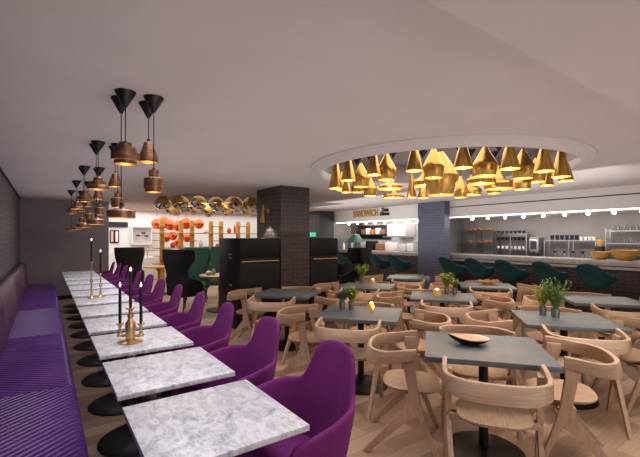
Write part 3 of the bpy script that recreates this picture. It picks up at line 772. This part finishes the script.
def brass_table(x, y, r, lab):
    t = thing('brass_table', lab, 'table', (x, y, 0))
    lo('tabletop', [(0,.715),(r-.02,.715),(r,.722),(r,.745),(r-.01,.75),(0,.75)], M['gold_matte'], t, seg=40)
    lo('column', [(.06,.02),(.035,.2),(.035,.6),(.12,.715)], M['gold_matte'], t)
    lo('base', [(0,0),(.28,0),(.28,.02),(0,.03)], M['black'], t, seg=32)
brass_table(2.98, 7.86, .42, 'round brass-topped table between the black and green wing chairs')
brass_table(2.5, 11.1, .40, 'round brass-topped table far behind, near the brass shelving')
def small(name, xy, z, prof, m, lab, cat, group=None, seg=18):
    return tag(lo(name, prof, m, None, (*xy, z), seg), lab, cat, group)
tp = (2.98, 7.86)
small('bottle', (tp[0]+.05, tp[1]+.02), TZ, [(0,0),(.04,0),(.038,.06),(.022,.17),(.014,.2),(.012,.26),(0,.262)], M['old_brass'], 'tall conical brass bottle on the brass table', 'bottle')
small('glass_jar', (tp[0]-.10, tp[1]+.1), TZ, [(0,0),(.035,0),(.035,.09),(.03,.12),(0,.12)], M['ceramic'], 'small pale jar on the brass table beside the bottle', 'jar')
small('teapot', (tp[0]-.22, tp[1]+.05), TZ, [(0,0),(.05,0),(.07,.03),(.06,.06),(.02,.08),(0,.085)], M['ceramic'], 'rounded white dish on the brass table', 'dish')
for i, (a, b) in enumerate(((.18,-.05), (.26,.08))):
    n_ = bm = bmesh.new(); box(bm, (0,0,.07), (.05,.02,.14), rot=Matrix.Rotation(.25*(1 if i else -1), 4, 'X')); tag(finish('folded_napkin', bm, M['paper'], None, (tp[0]+a, tp[1]+b, TZ+.008), R(30)), 'folded white napkin standing on the brass table, %s the bottle' % ('next to' if i == 0 else 'farther from'), 'napkin', 'napkins on the brass table')

# ================================================================ BACK-LEFT SHOP: BRASS SHELVING, COPPER GLOBES, HALF-GLOBE PENDANTS
SHD = 12.2   # plane of the shelving (room y)
def onY(pxc, yy):
    k = (pxc-320)/F; d = yy/(CT - ST*k); return k*d*CT + d*ST, d
sh = thing('brass_shelving', 'tall open brass shelving unit against the bright white back room', 'shelving', (0,0,0))
zt = Zof(221, onY(200, SHD)[1])
for pc in (162, 181, 192, 211, 221, 238, 248):
    x, d = onY(pc, SHD); bx('upright', (x, SHD, zt/2), (.12, .10, zt), M['gold_matte'], sh)
xl, _ = onY(153, SHD); xr, _ = onY(262, SHD)
for yy_ in (233.5, 247.5, 262, 276):
    x, d = onY(205, SHD); z = Zof(yy_, d); bx('shelf', ((xl+xr)/2, SHD, z), (xr-xl, .30, .03), M['gold_matte'], sh)
for yy_ in (226.5, 240.5, 256):
    for a, b in ((153,164), (190,196), (211,222), (238,249)):
        xa, d = onY(a, SHD); xb, d = onY(b, SHD); z = Zof(yy_, d); bx('shelf', ((xa+xb)/2, SHD, z), (xb-xa, .26, .025), M['gold_matte'], sh)
def shelf_z(py): return Zof(py, onY(205, SHD)[1]) + .015
its = [(228,233.5,.09,.16,'red_item','squat red jar'),(233.5,233.5,.045,.26,'red_item','tall red bottle'),(203,233.5,.05,.06,'paper','small white pot'),(206,233.5,.08,.08,'old_brass','low brass pot'),
       (172,247.5,.10,.15,'red_item','dark red vase'),(178,247.5,.07,.12,'orange_item','orange vase'),(200,247.5,.085,.20,'shelf_white','mauve folded object'),(216,247.5,.07,.10,'red_item','small red pot'),(219,247.5,.05,.12,'orange_item','small orange pot'),
       (168,262,.07,.2,'black','black bottle'),(162,262,.05,.15,'red_item','red flask'),(175,262,.07,.14,'ceramic','white vase'),(186,262,.07,.12,'orange_item','orange bowl')]
for (pc, py, r, h, mm, lb_) in its:
    x, d = onY(pc, SHD)
    small('shelf_vase', (x, SHD-.10), shelf_z(py)+.002, [(0,0),(r*.6,0),(r*.8,h*.35),(r*.7,h*.7),(r*.4,h*.9),(r*.45,h),(0,h)], M[mm], lb_ + ' on the brass shelving', 'vase', 'ornaments on the brass shelving', 14)
# copper globes
gl = [(157,224,11),(164,222.5,12),(170,225,11),(178,226,11),(186,223.5,12),(199,224,10),(173,236,9),(166,238,9),(187,238,9),(178,243,8)]
for i, (pc, py, w) in enumerate(gl):
    d = (12.5, 13.1, 12.8, 12.4, 13.1, 12.7, 13.1, 12.5, 12.66, 12.1)[i]; xy = D(pc, d); r = w*d/F/2; z = Zof(py, d)
    t = thing('globe_pendant', 'shiny copper globe pendant behind the brass shelving, %s from the left' % ('first' if i == 0 else ORD[sorted(range(len(gl)), key=lambda q: gl[q][0]).index(i)] if sorted(range(len(gl)), key=lambda q: gl[q][0]).index(i) else 'first'), 'pendant lamp', (*xy, CEIL), 0, 'copper globe pendants')
    to('cord', [(0,0,0),(0,0,z+r-CEIL)], .004, M['black'], t, seg=6)
    lo('globe', [(r*.35,-r*.93),(r*.7,-r*.7),(r,0),(r*.92,r*.4),(r*.7,r*.72),(r*.35,r*.94),(0,r)], M['copper_globe'], t, (0,0,z-CEIL), 24, caps=False)
    lo('bulb', [(0,-.03),(.03,0),(0,.03)], M['bulb'], t, (0,0,z-r*.4-CEIL), 10)
# half-globe pendants: brass bowl over mirrored lower half
hg = []
rnd = random.Random(11)
for i in range(17):
    pc = 163 + i*5.9; row = i % 3
    hg.append((pc, 199.5 + row*3.5 + rnd.uniform(-1, 1), 8.6 + row*.75 + rnd.uniform(0,.2), (13.5, 11, 9.5)[row]))
for i, (pc, py, d, w) in enumerate(hg):
    xy = D(pc, d)
    if xy[0] > RECT[2]-.2 or xy[1] < RECT[1]+.15: d += .3; xy = D(pc, d)
    r = w*d/F/2*1.25; z = Zof(py+5.5, d)
    lab = '%s brass-topped mirror-bottomed globe pendant from left under the rectangular recess' % ('first' if i == 0 else ORD[i] if i < 16 else 'last')
    t = thing('globe_pendant', lab, 'pendant lamp', (*xy, CEIL+.30), 0, 'half mirrored globe pendants')
    to('cord', [(0,0,0),(0,0,z+r-CEIL-.3)], .004, M['black'], t, seg=6)
    tl = Matrix.Rotation(rnd.uniform(-.5,.5), 4, 'Y') @ Matrix.Rotation(rnd.uniform(-.3,.3), 4, 'X')
    a = lo('shade', [(r,0),(r*.92,r*.4),(r*.7,r*.72),(r*.35,r*.94),(0,r)], M['gold_matte'], t, (0,0,z-CEIL-.3), 24, caps=False); a.rotation_euler = tl.to_euler()
    b = lo('mirror_bowl', [(r*.98,0),(r*.8,-r*.34),(r*.45,-r*.56),(0,-r*.62)], M['chrome'], t, (0,0,z-CEIL-.3), 24, caps=False); b.rotation_euler = tl.to_euler()
# things in the white opening
x, d = onY(130, YF); 
vt = tag(bx('air_vent', (onY(115, YF)[0], YF-.03, Zof(224.5, onY(115, YF)[1])), (.75, .05, .17), M['dark_vent']), 'long black air vent high on the white far wall', 'vent')
for k, (pc, mm) in enumerate(((112, M['orange_item']), (116.5, M['paper']))):
    x, d = onY(pc, YF); t = thing('framed_picture', ('framed print with a pink panel' if k == 0 else 'framed pale print beside the pink one') + ' on the white far wall', 'picture', (x, YF-.03, Zof(236.5, d)))
    bx('frame', (0,0,0), (.13,.03,.42), M['black'], t); bx('print', (0,-.018,0), (.07,.006,.34), mat('print_pink', srgb(226,170,160), .6) if k == 0 else M['paper'], t)
x, d = onY(141, YF); t = thing('wall_niche_shelf', 'white box shelf with dark tools on the far wall', 'shelf', (x, YF-.12, Zof(236, d)))
for c, s in (((0,0,.30),(.62,.2,.03)), ((0,0,-.28),(.62,.2,.03)), ((-.30,0,0),(.03,.2,.6)), ((.30,0,0),(.03,.2,.6))): bx('board', c, s, M['white'], t)
bx('back_panel', (0,.09,0), (.6,.02,.58), M['shelf_white'], t)
for a, b in ((-.12,.02),(.05,.10),(.15,.0)): tag(bx('kitchen_tool', (x+a, YF-.14, Zof(236, d)+b), (.12,.04,.05), M['black']), 'small black tool hanging in the white box shelf, %s' % {-.12:'left one', .05:'upper one', .15:'right one'}[a], 'tool', 'tools in the box shelf')
x, d = onY(146, 13.3); t = thing('display_counter', 'brass-railed white display counter behind the black wing chair', 'counter', (x, 13.3, 0)); bx('body', (0,0,.45), (1.4,.5,.9), M['white'], t); bx('rail', (0,-.2,1.12), (1.4,.02,.02), M['gold_matte'], t)
for s in (-.68, 0, .68): bx('post', (s,-.2,1.01), (.02,.02,.22), M['gold_matte'], t)

# ================================================================ LONG BAR (right)
FX = 8.50
def bar_counter(name, y0, y1, label, z=1.10):
    t = thing(name, label, 'bar counter', (FX, (y0+y1)/2, 0)); L = y1-y0
    bx('countertop', (.32, 0, z-.05), (.68, L, .10), M['counter'], t, bev=.006)
    bx('front_panel', (.12, .06, (z-.1)/2), (.12, L-.14, z-.1), M['brick_bar'], t)
    return t
b1 = bar_counter('bar_counter', 2.02, 6.50, 'long bar counter with pale stone top and dark brick front')
bx('end_leg', (.31, -2.24+.07, .5), (.64, .14, 1.0), M['counter'], b1, bev=.004)
bx('step', (.03, .07, .96), (.08, 4.3, .05), M['counter'], b1)
b2 = bar_counter('bar_counter', 6.98, 11.05, 'sandwich counter with pale stone top and dark brick front')
# green-glass lights hanging under the soffit
def bar_light(y, lab, g):
    t = thing('spot_lamp', lab, 'lamp', (8.645, y, 2.05), 0, g)
    lo('socket', [(0,0),(.045,0),(.05,-.02),(.03,-.03),(0,-.03)], M['leaf_dark'], t, seg=16)
    lo('bulb', [(0,-.02),(.028,-.035),(.034,-.06),(.02,-.085),(0,-.09)], M['bulb_white'], t, seg=14)
    l = bpy.data.lights.new('bar_light', 'POINT'); l.energy = 3.2; l.color = (1,.95,.86); l.shadow_soft_size = .04
    o = bpy.data.objects.new('bar_light', l); COL.objects.link(o); o.parent = t; o.location = (0,0,-.13)
for i in range(9): bar_light(2.32+.42*i, 'small bare-bulb lamp under the right soffit, %s from the right' % ('first' if i == 0 else ORD[i]), 'bulbs over the long bar')
for i in range(8): bar_light(7.43+.435*i, 'small bare-bulb lamp under the sandwich soffit, %s from the right' % ('first' if i == 0 else ORD[i]), 'bulbs over the sandwich counter')
def onX(pc, xx):
    k = (pc-320)/F; d = xx/(ST + CT*k); return -k*d*ST + d*CT, d
BXW = 9.78
def rack(pl, pr, ztops, lab, cat='shelf', posts=3, base=1.0, depth=.26, m=None, name='shelf_rack', top=None):
    yl, _ = onX(pl, BXW); yr, _ = onX(pr, BXW); m = m or M['steel']
    t = thing(name, lab, cat, (BXW, (yl+yr)/2, 0)); L = yl-yr; zt_ = top or max(ztops)
    for z in ztops: bx('shelf', (0,0,z), (depth, L, .02), m, t)
    for k in range(posts):
        for s in (-1, 1): bx('post', (s*(depth/2-.01), -L/2 + L*k/(posts-1), (base+zt_)/2), (.022,.022,zt_-base), m, t)
    return t, yl, yr
# back counter under the racks
tag(bx('back_counter', (9.72, 4.45, .52), (.5, 4.7, 1.04), M['cabinet']), 'dark back counter carrying the racks against the bar wall', 'counter')
dm = onX(478, BXW)[1]
z1, z2 = Zof(231.5, dm), Zof(243.5, dm)
_, yl, yr = rack(463, 496, (z1, z2), 'steel bread rack with two shelves at the far end of bar', base=1.042, top=z1)
for i in range(6):
    for k, z in enumerate((z1, z2)):
        pc = 466.5 + i*5; y, d = onX(pc, BXW); r = .044 + .006*((i*7+k*3) % 3)
        bm = bmesh.new(); bmesh.ops.create_uvsphere(bm, u_segments=16, v_segments=10, radius=1, matrix=Matrix.Translation((0,0,r*(1.16 if (i == 3 and k == 0) else .82))) @ Matrix.Rotation(i*.7, 4, 'Z') @ Matrix.Diagonal((r*1.1, r*1.4, r*(1.15 if (i == 3 and k == 0) else .8), 1)))
        for v in bm.verts: v.co += Vector((random.uniform(-1,1), random.uniform(-1,1), 0))*.004
        tag(finish('bread_loaf', bm, M['bread'], None, (BXW-.01+random.uniform(-.02,.02), y, z+.012)), 'crusty bread loaf, %s from left on the %s shelf of bread rack' % ('first' if i == 0 else ORD[i], ('upper','lower')[k]), 'bread', 'loaves on the bread rack')
dm = onX(514, BXW)[1]
zc, zh, zl = Zof(234, dm), Zof(240, dm), Zof(248.5, dm)
_, yl, yr = rack(498, 529, (zc, Zof(236, dm), zl-.01), 'steel cup rack with dark cups beside the bread rack', base=1.042)
def cup(y, z, m, lab, g, x=BXW, r=.035, h=.06, flip=False):
    pr = [(0,0),(r*.7,0),(r,h),(r*.88,h),(r*.6,.008),(0,.008)]
    o = lo('cup', pr, m, None, (x, y, z), 14); tag(o, lab, 'cup', g)
for i in range(7):
    y, _ = onX(499.5 + i*4.2, BXW)
    cup(y, zc+.01, M['cup_blue'], 'dark cup, %s from left on top of the cup rack' % ('first' if i == 0 else ORD[i]), 'dark cups on top of cup rack', x=BXW-.05, r=.045, h=.07)
    cup(y, Zof(236, dm)-.11, M['black'], 'black cup hanging in the cup rack, %s from left' % ('first' if i == 0 else ORD[i]), 'cups hanging in the cup rack', x=BXW-.06, r=.036, h=.07)
    cup(y, zl, M['ceramic'], 'white cup on the bottom tier of cup rack, %s from left' % ('first' if i == 0 else ORD[i]), 'white cups in the cup rack', x=BXW-.05)
y, d = onX(536.5, BXW-.05)
t = thing('water_boiler', 'tall steel water boiler with spout beside the cup rack', 'boiler', (BXW-.05, y, 1.04))
bx('body', (0,0,.24), (.28,.22,.42), M['steel'], t, bev=.01); bx('top_cap', (0,0,.465), (.30,.23,.03), M['steel'], t, bev=.006); bx('control_panel', (-.143,0,.30), (.01,.14,.2), M['cup_blue'], t)
to('tap', [(-.14,0,.14),(-.20,0,.14),(-.20,0,.09)], .012, M['black'], t)
bx('foot', (0,0,.015), (.24,.18,.03), M['black'], t)
# coffee bar rack and carafes
dm = onX(570, BXW)[1]; zt2 = Zof(240.5, dm)
_, yl, yr = rack(547, 598, (zt2,), 'long low steel rack over the glass carafes', base=1.042, top=zt2)
for i in range(6):
    y, _ = onX(553 + i*4.9, BXW); cup(y, zt2+.01, M['cup_blue'], 'blue-black cup, %s from left on the low rack over carafes' % ('first' if i == 0 else ORD[i]), 'blue-black cups on the low rack', x=BXW-.04, r=.044, h=.11)
for i in range(4):
    y, _ = onX(582 + i*4.3, BXW); cup(y, zt2+.01, M['ceramic'], 'white cup, %s from left on the low rack' % ('first' if i == 0 else ORD[i]), 'white cups on the low rack', x=BXW-.04, r=.036, h=.075)
for i in range(5):
    y, _ = onX(553 + i*9.0, 9.45)
    t = thing('glass_carafe', 'clear glass carafe with black collar, %s from left under the low rack' % ('first' if i == 0 else ORD[i]), 'carafe', (9.45+.11, y, 1.04), 0, 'glass carafes behind the bar')
    lo('body', [(0,0),(.06,0),(.065,.02),(.05,.10),(.025,.16),(.04,.20),(.036,.20),(.02,.16),(.045,.10),(.058,.02),(0,.01)], M['glass'], t, seg=20); lo('collar', [(.028,.14),(.03,.145),(.03,.175),(.028,.18)], M['black'], t, seg=16)
y, d = onX(597.5, 9.5)
t = thing('coffee_grinder', 'black coffee grinder with amber bean hopper between the racks', 'grinder', (9.62, y, 1.04))
bx('body', (0,0,.15), (.2,.14,.30), M['black'], t, bev=.015); lo('hopper', [(0,.30),(.045,.30),(.068,.42),(.068,.44),(0,.44)], M['amber'], t, seg=20); bx('display', (-.103,0,.16), (.006,.08,.07), M['paper'], t); bx('spout', (-.13,0,.10), (.07,.05,.04), M['black'], t)
dm = onX(625, BXW)[1]
ys0 = onX(608, BXW)[0]
sz = [Zof(231, dm), Zof(243.5, dm), 1.16]
_, yl, yr = rack(608, 690, sz, 'steel shelf stacked with clear glasses at the right end of bar', base=1.042, top=Zof(228, dm))
for k, z in enumerate(sz[:2]):
    for i in range(9):
        y, _ = onX(612 + i*6.2, BXW)
        o = lo('drinking_glass', [(0,0),(.03,0),(.038,.11),(.034,.11),(.027,.01),(0,.01)], M['glass'], None, (BXW-.03, y, z+.01), 16)
        tag(o, 'clear drinking glass, %s from left on the %s shelf of glass rack' % ('first' if i == 0 else ORD[i], ('upper','middle')[k]), 'glass', 'glasses on the glass rack')
# bowls on the bar
for pc, py, r, h, lb_ in ((600.5, 257, .165, .165, 'smaller gold bowl on the bar counter'), (625, 259.5, .215, .20, 'larger gold bowl on the bar counter, right of the smaller')):
    xy = U(pc, py, 1.10); xy = (max(xy[0], FX+.24), xy[1]); y, d = onX(pc, FX+.3); r = (9.0 if pc < 610 else 12)*d/F
    small('serving_bowl', (FX+.3, y), 1.10, [(0,0),(r*.45,0),(r*.85,r*.35),(r,r*.85),(r*.96,r*.85),(r*.8,r*.38),(r*.4,.015),(0,.015)], M['gold_matte'], lb_, 'bowl', 'gold bowls on the bar', 28)

# ================================================================ SANDWICH COUNTER INTERIOR
bright = struct(bx('wall_panel', (9.9, 9.1, 1.4), (.08, 4.1, 1.3), M['white']))
def atX(pc, xx, py): y, d = onX(pc, xx); return (xx, y, Zof(py, d))
t = thing('parasol_lamp', 'dark green shaded lamp on a stem on the sandwich counter', 'lamp', (*D(355.5, 13.0), 1.10))
d = 13.0
lo('stem', [(0,0),(.07,0),(.07,.02),(.015,.03),(.015,.26),(0,.26)], M['dark_vent'], t); lo('shade', [(.30,.26),(.27,.30),(.12,.52),(.08,.54),(0,.54)], M['dark_green'], t)
Lc = [(372,251,.35,.36,.30,'black','dark slicer machine'),(381,251,.30,.30,.22,'bread','brown bread basket'),(365,251,.22,.3,.26,'shelf_white','grey kitchen appliance'),(392,251,.4,.34,.28,'paper','white paper-wrapped parcel'),(404,252,.35,.34,.24,'shelf_white','pale grey food container'),(413,252,.3,.3,.26,'paper','white food box')]
for pc, py, w, dp, h, mm, lb_ in Lc:
    y, d = onX(pc, 8.95)
    t = thing('food_container', lb_ + ' on the sandwich counter', 'container', (8.95, y, 1.10)); bx('body', (0,0,h/2), (dp,w*.8,h), M[mm], t, bev=.03, rz=R(8)); bx('lid', (0,0,h+.008), (dp*.9,w*.75,.018), M['steel'], t, rz=R(8), bev=.004)
y, d = onX(400, 9.5)
t = thing('extractor_hood', 'white metal extractor hood on the wall behind sandwich counter', 'hood', (9.55, y, 1.55)); bx('body', (0,0,.2), (.5,.8,.42), M['shelf_white'], t, bev=.01); bx('lip', (-.26,0,.0), (.03,1.15,.05), M['steel'], t)
y, d = onX(372, 9.7)
t = thing('wall_shelf', 'dark wall shelf behind the sandwich counter', 'shelf', (9.66, y, 1.62))
bx('board', (0,0,0), (.3,1.7,.03), M['black'], t); bx('back_panel', (.12,0,.1), (.03,1.7,.5), M['dark_vent'], t)
for i, (mm, lb_) in enumerate((('bread','brown paper bag'),('paper','white paper bag'),('orange_item','orange tin'),('ceramic','white canister'),('bread','second brown bag'),('cup_blue','dark blue tin'))):
    tag(bx('packet', (9.6, y-.7+.26*i, 1.636+.11), (.14,.16,.22 if i % 2 else .18), M[mm], bev=.012), lb_ + ' on the dark shelf behind sandwich counter', 'packet', 'packets on the dark shelf').location.z = 1.636+(.11 if i % 2 else .09)
y, d = onX(350.5, 8.9); small('steel_urn', (8.95, y-.0), 1.10, [(0,0),(.12,0),(.13,.25),(.11,.4),(.04,.5),(0,.52)], M['steel'], 'steel urn on the left end of the sandwich counter', 'urn')
y, d = onX(341, 8.75); small('bottle', (8.75, min(y, 10.9)), 1.10, [(0,0),(.045,0),(.045,.14),(.018,.2),(.018,.25),(0,.25)], M['ceramic'], 'small white bottle at the far end of the sandwich counter', 'bottle')
# sign lettering
def text(s, size, m, loc, parent=None, ext=.012):
    cu = bpy.data.curves.new('lettering', 'FONT'); cu.body = s; cu.size = size; cu.extrude = ext; cu.align_x = 'CENTER'; cu.align_y = 'CENTER'; cu.offset = .006
    o = bpy.data.objects.new('lettering', cu); COL.objects.link(o); dg = bpy.context.evaluated_depsgraph_get(); dg.update()
    me = bpy.data.meshes.new_from_object(o.evaluated_get(dg)); bpy.data.objects.remove(o); me.materials.clear(); me.materials.append(m)
    o = bpy.data.objects.new('lettering', me); COL.objects.link(o); o.rotation_euler = (PI/2, 0, -PI/2); o.location = loc
    if parent: o.parent = parent
    return o
ya, da = onX(353.5, SX-.02); yb_, db = onX(378, SX-.02)
ts = thing('sign', 'gold capital letters and black words on the white sandwich soffit', 'sign', (SX-.02, (ya+yb_)/2, Zof(213.8, (da+db)/2)))
W_ = abs(ya-yb_)
g = text('SANDWICH', .30, M['gold_matte'], (0,0,0), ts); g.name = 'gold_lettering'; g.scale = (W_/max(.1, g.dimensions.x or 1.6), 1, 1)
bpy.context.view_layer.update(); wx = max(v.co.x for v in g.data.vertices)-min(v.co.x for v in g.data.vertices); g.scale = (W_/wx, 1, 1)
yc_, dc = onX(385, SX-.02)
k1 = text('Tom', .15, M['black'], (0, yc_-(ya+yb_)/2, .075), ts); k2 = text('Dixon', .15, M['black'], (0, yc_-(ya+yb_)/2+.02, -.04), ts); k1.name = k2.name = 'black_lettering'
tag(bx('exit_sign', (*D(313.5, 13.4), Zof(234.5, 13.4)), (.26,.04,.14), mat('green_sign', srgb(60,190,130), .5, emit=(.1,.7,.4), estr=.8)), 'small green lit sign glimpsed right of the brick column', 'sign')

for o in list(COL.objects):
    if o.parent is None and o.get('category') in ('potted plant','candle holder','bowl','tray','candlestick','candle','candelabra','bottle','jar','dish','cup','glass','carafe','grinder','boiler','container','packet','urn','vase'): o.location.z += .0015
# ================================================================ LIGHT
def area(name, loc, size, energy, color=(1,1,1), rot=(0,0,0), sy=None, spread=None):
    l = bpy.data.lights.new(name, 'AREA'); l.energy = energy; l.color = color; l.shape = 'RECTANGLE' if sy else 'SQUARE'; l.size = size
    if sy: l.size_y = sy
    if spread: l.spread = spread
    o = bpy.data.objects.new(name, l); COL.objects.link(o); o.location = loc; o.rotation_euler = rot; return o
area('shop_fill', (4.4, 12.5, 2.40), 6, 135, (1,.98,.95), sy=3.2)  # added soft fill keeping the back room bright, not a modelled fixture
area('shop_left_light', (2.2, 13.0, 2.40), 1.5, 26, (1,.98,.95), sy=2)
area('sandwich_light', (9.2, 9.2, 2.03), 1.2, 22, (1,.96,.95), sy=3.4)
area('bar_back_light', (9.2, 4.4, 2.03), .8, 16, (1,.95,.9), sy=4)
area('marble_row_fill', (.7, 5.0, 2.42), .6, 66, (.97,.95,1), sy=9, spread=R(130))  # overhead fill added to brighten the marble row, apart from its pendants
area('recess_fill', (CX, CY, 2.74), 2.1, 38, (1,.95,.9), sy=2.1)  # added fill inside the round recess so the brass shades don't go dark
area('dining_fill', (3.2, 1.2, 2.33), 1.4, 22, (1,.93,.86), sy=.5, spread=R(140))  # extra soft fill for the near dining tables, without a fixture
area('rear_fill', (2.0, -2.6, 1.7), 3.0, 60, (1,.9,.88), rot=(R(80), 0, 0), sy=1.4)  # added fill from behind the camera, not an actual entrance
area('ceiling_fill', (3.9, 3.2, 1.62), 5.5, 46, (1,.96,.95), rot=(PI,0,0), sy=6)  # unseen up-facing fill added to lift the ceiling
area('ceiling_fill_left', (.4, 5.5, 1.58), 1.4, 18, (1,.97,.98), rot=(PI,0,0), sy=10)  # second added up-facing fill, for the ceiling over the banquette
area('brass_table_fill', (3.0, 8.9, 2.3), 1.2, 26, (1,.9,.75))  # fill added above the brass table to bring out the wing chairs
area('soffit_fill', (6.7, 5.8, 1.75), 2.0, 60, (1,.97,.96), rot=(0, PI+R(38), 0), sy=8)  # unseen fill angled at the soffit, added to brighten its face
area('rect_recess_fill', (4.4, 9.4, 2.73), 3.6, 26, (1,.94,.85), sy=2.0)  # fill added in the rectangular recess to brighten the pendant domes
w = bpy.data.worlds.new('world'); SC.world = w; w.use_nodes = True
bg = w.node_tree.nodes['Background']; bg.inputs[0].default_value = (1,.95,.95,1); bg.inputs[1].default_value = .5

# ================================================================ CAMERA
cam = bpy.data.cameras.new('camera'); co = bpy.data.objects.new('camera', cam); COL.objects.link(co)
co.location = (0, 0, EYE); co.rotation_euler = (PI/2, 0, -TH)
cam.sensor_width = 36; cam.lens = 36*F/640; cam.shift_y = (HZ-228.5)/640; cam.clip_start = .05
SC.camera = co
SC.view_settings.view_transform = 'Standard'; SC.view_settings.look = 'None'; SC.view_settings.gamma = 1; SC.view_settings.exposure = 0
SC.view_settings.use_curve_mapping = False
SC.cycles.max_bounces = 6
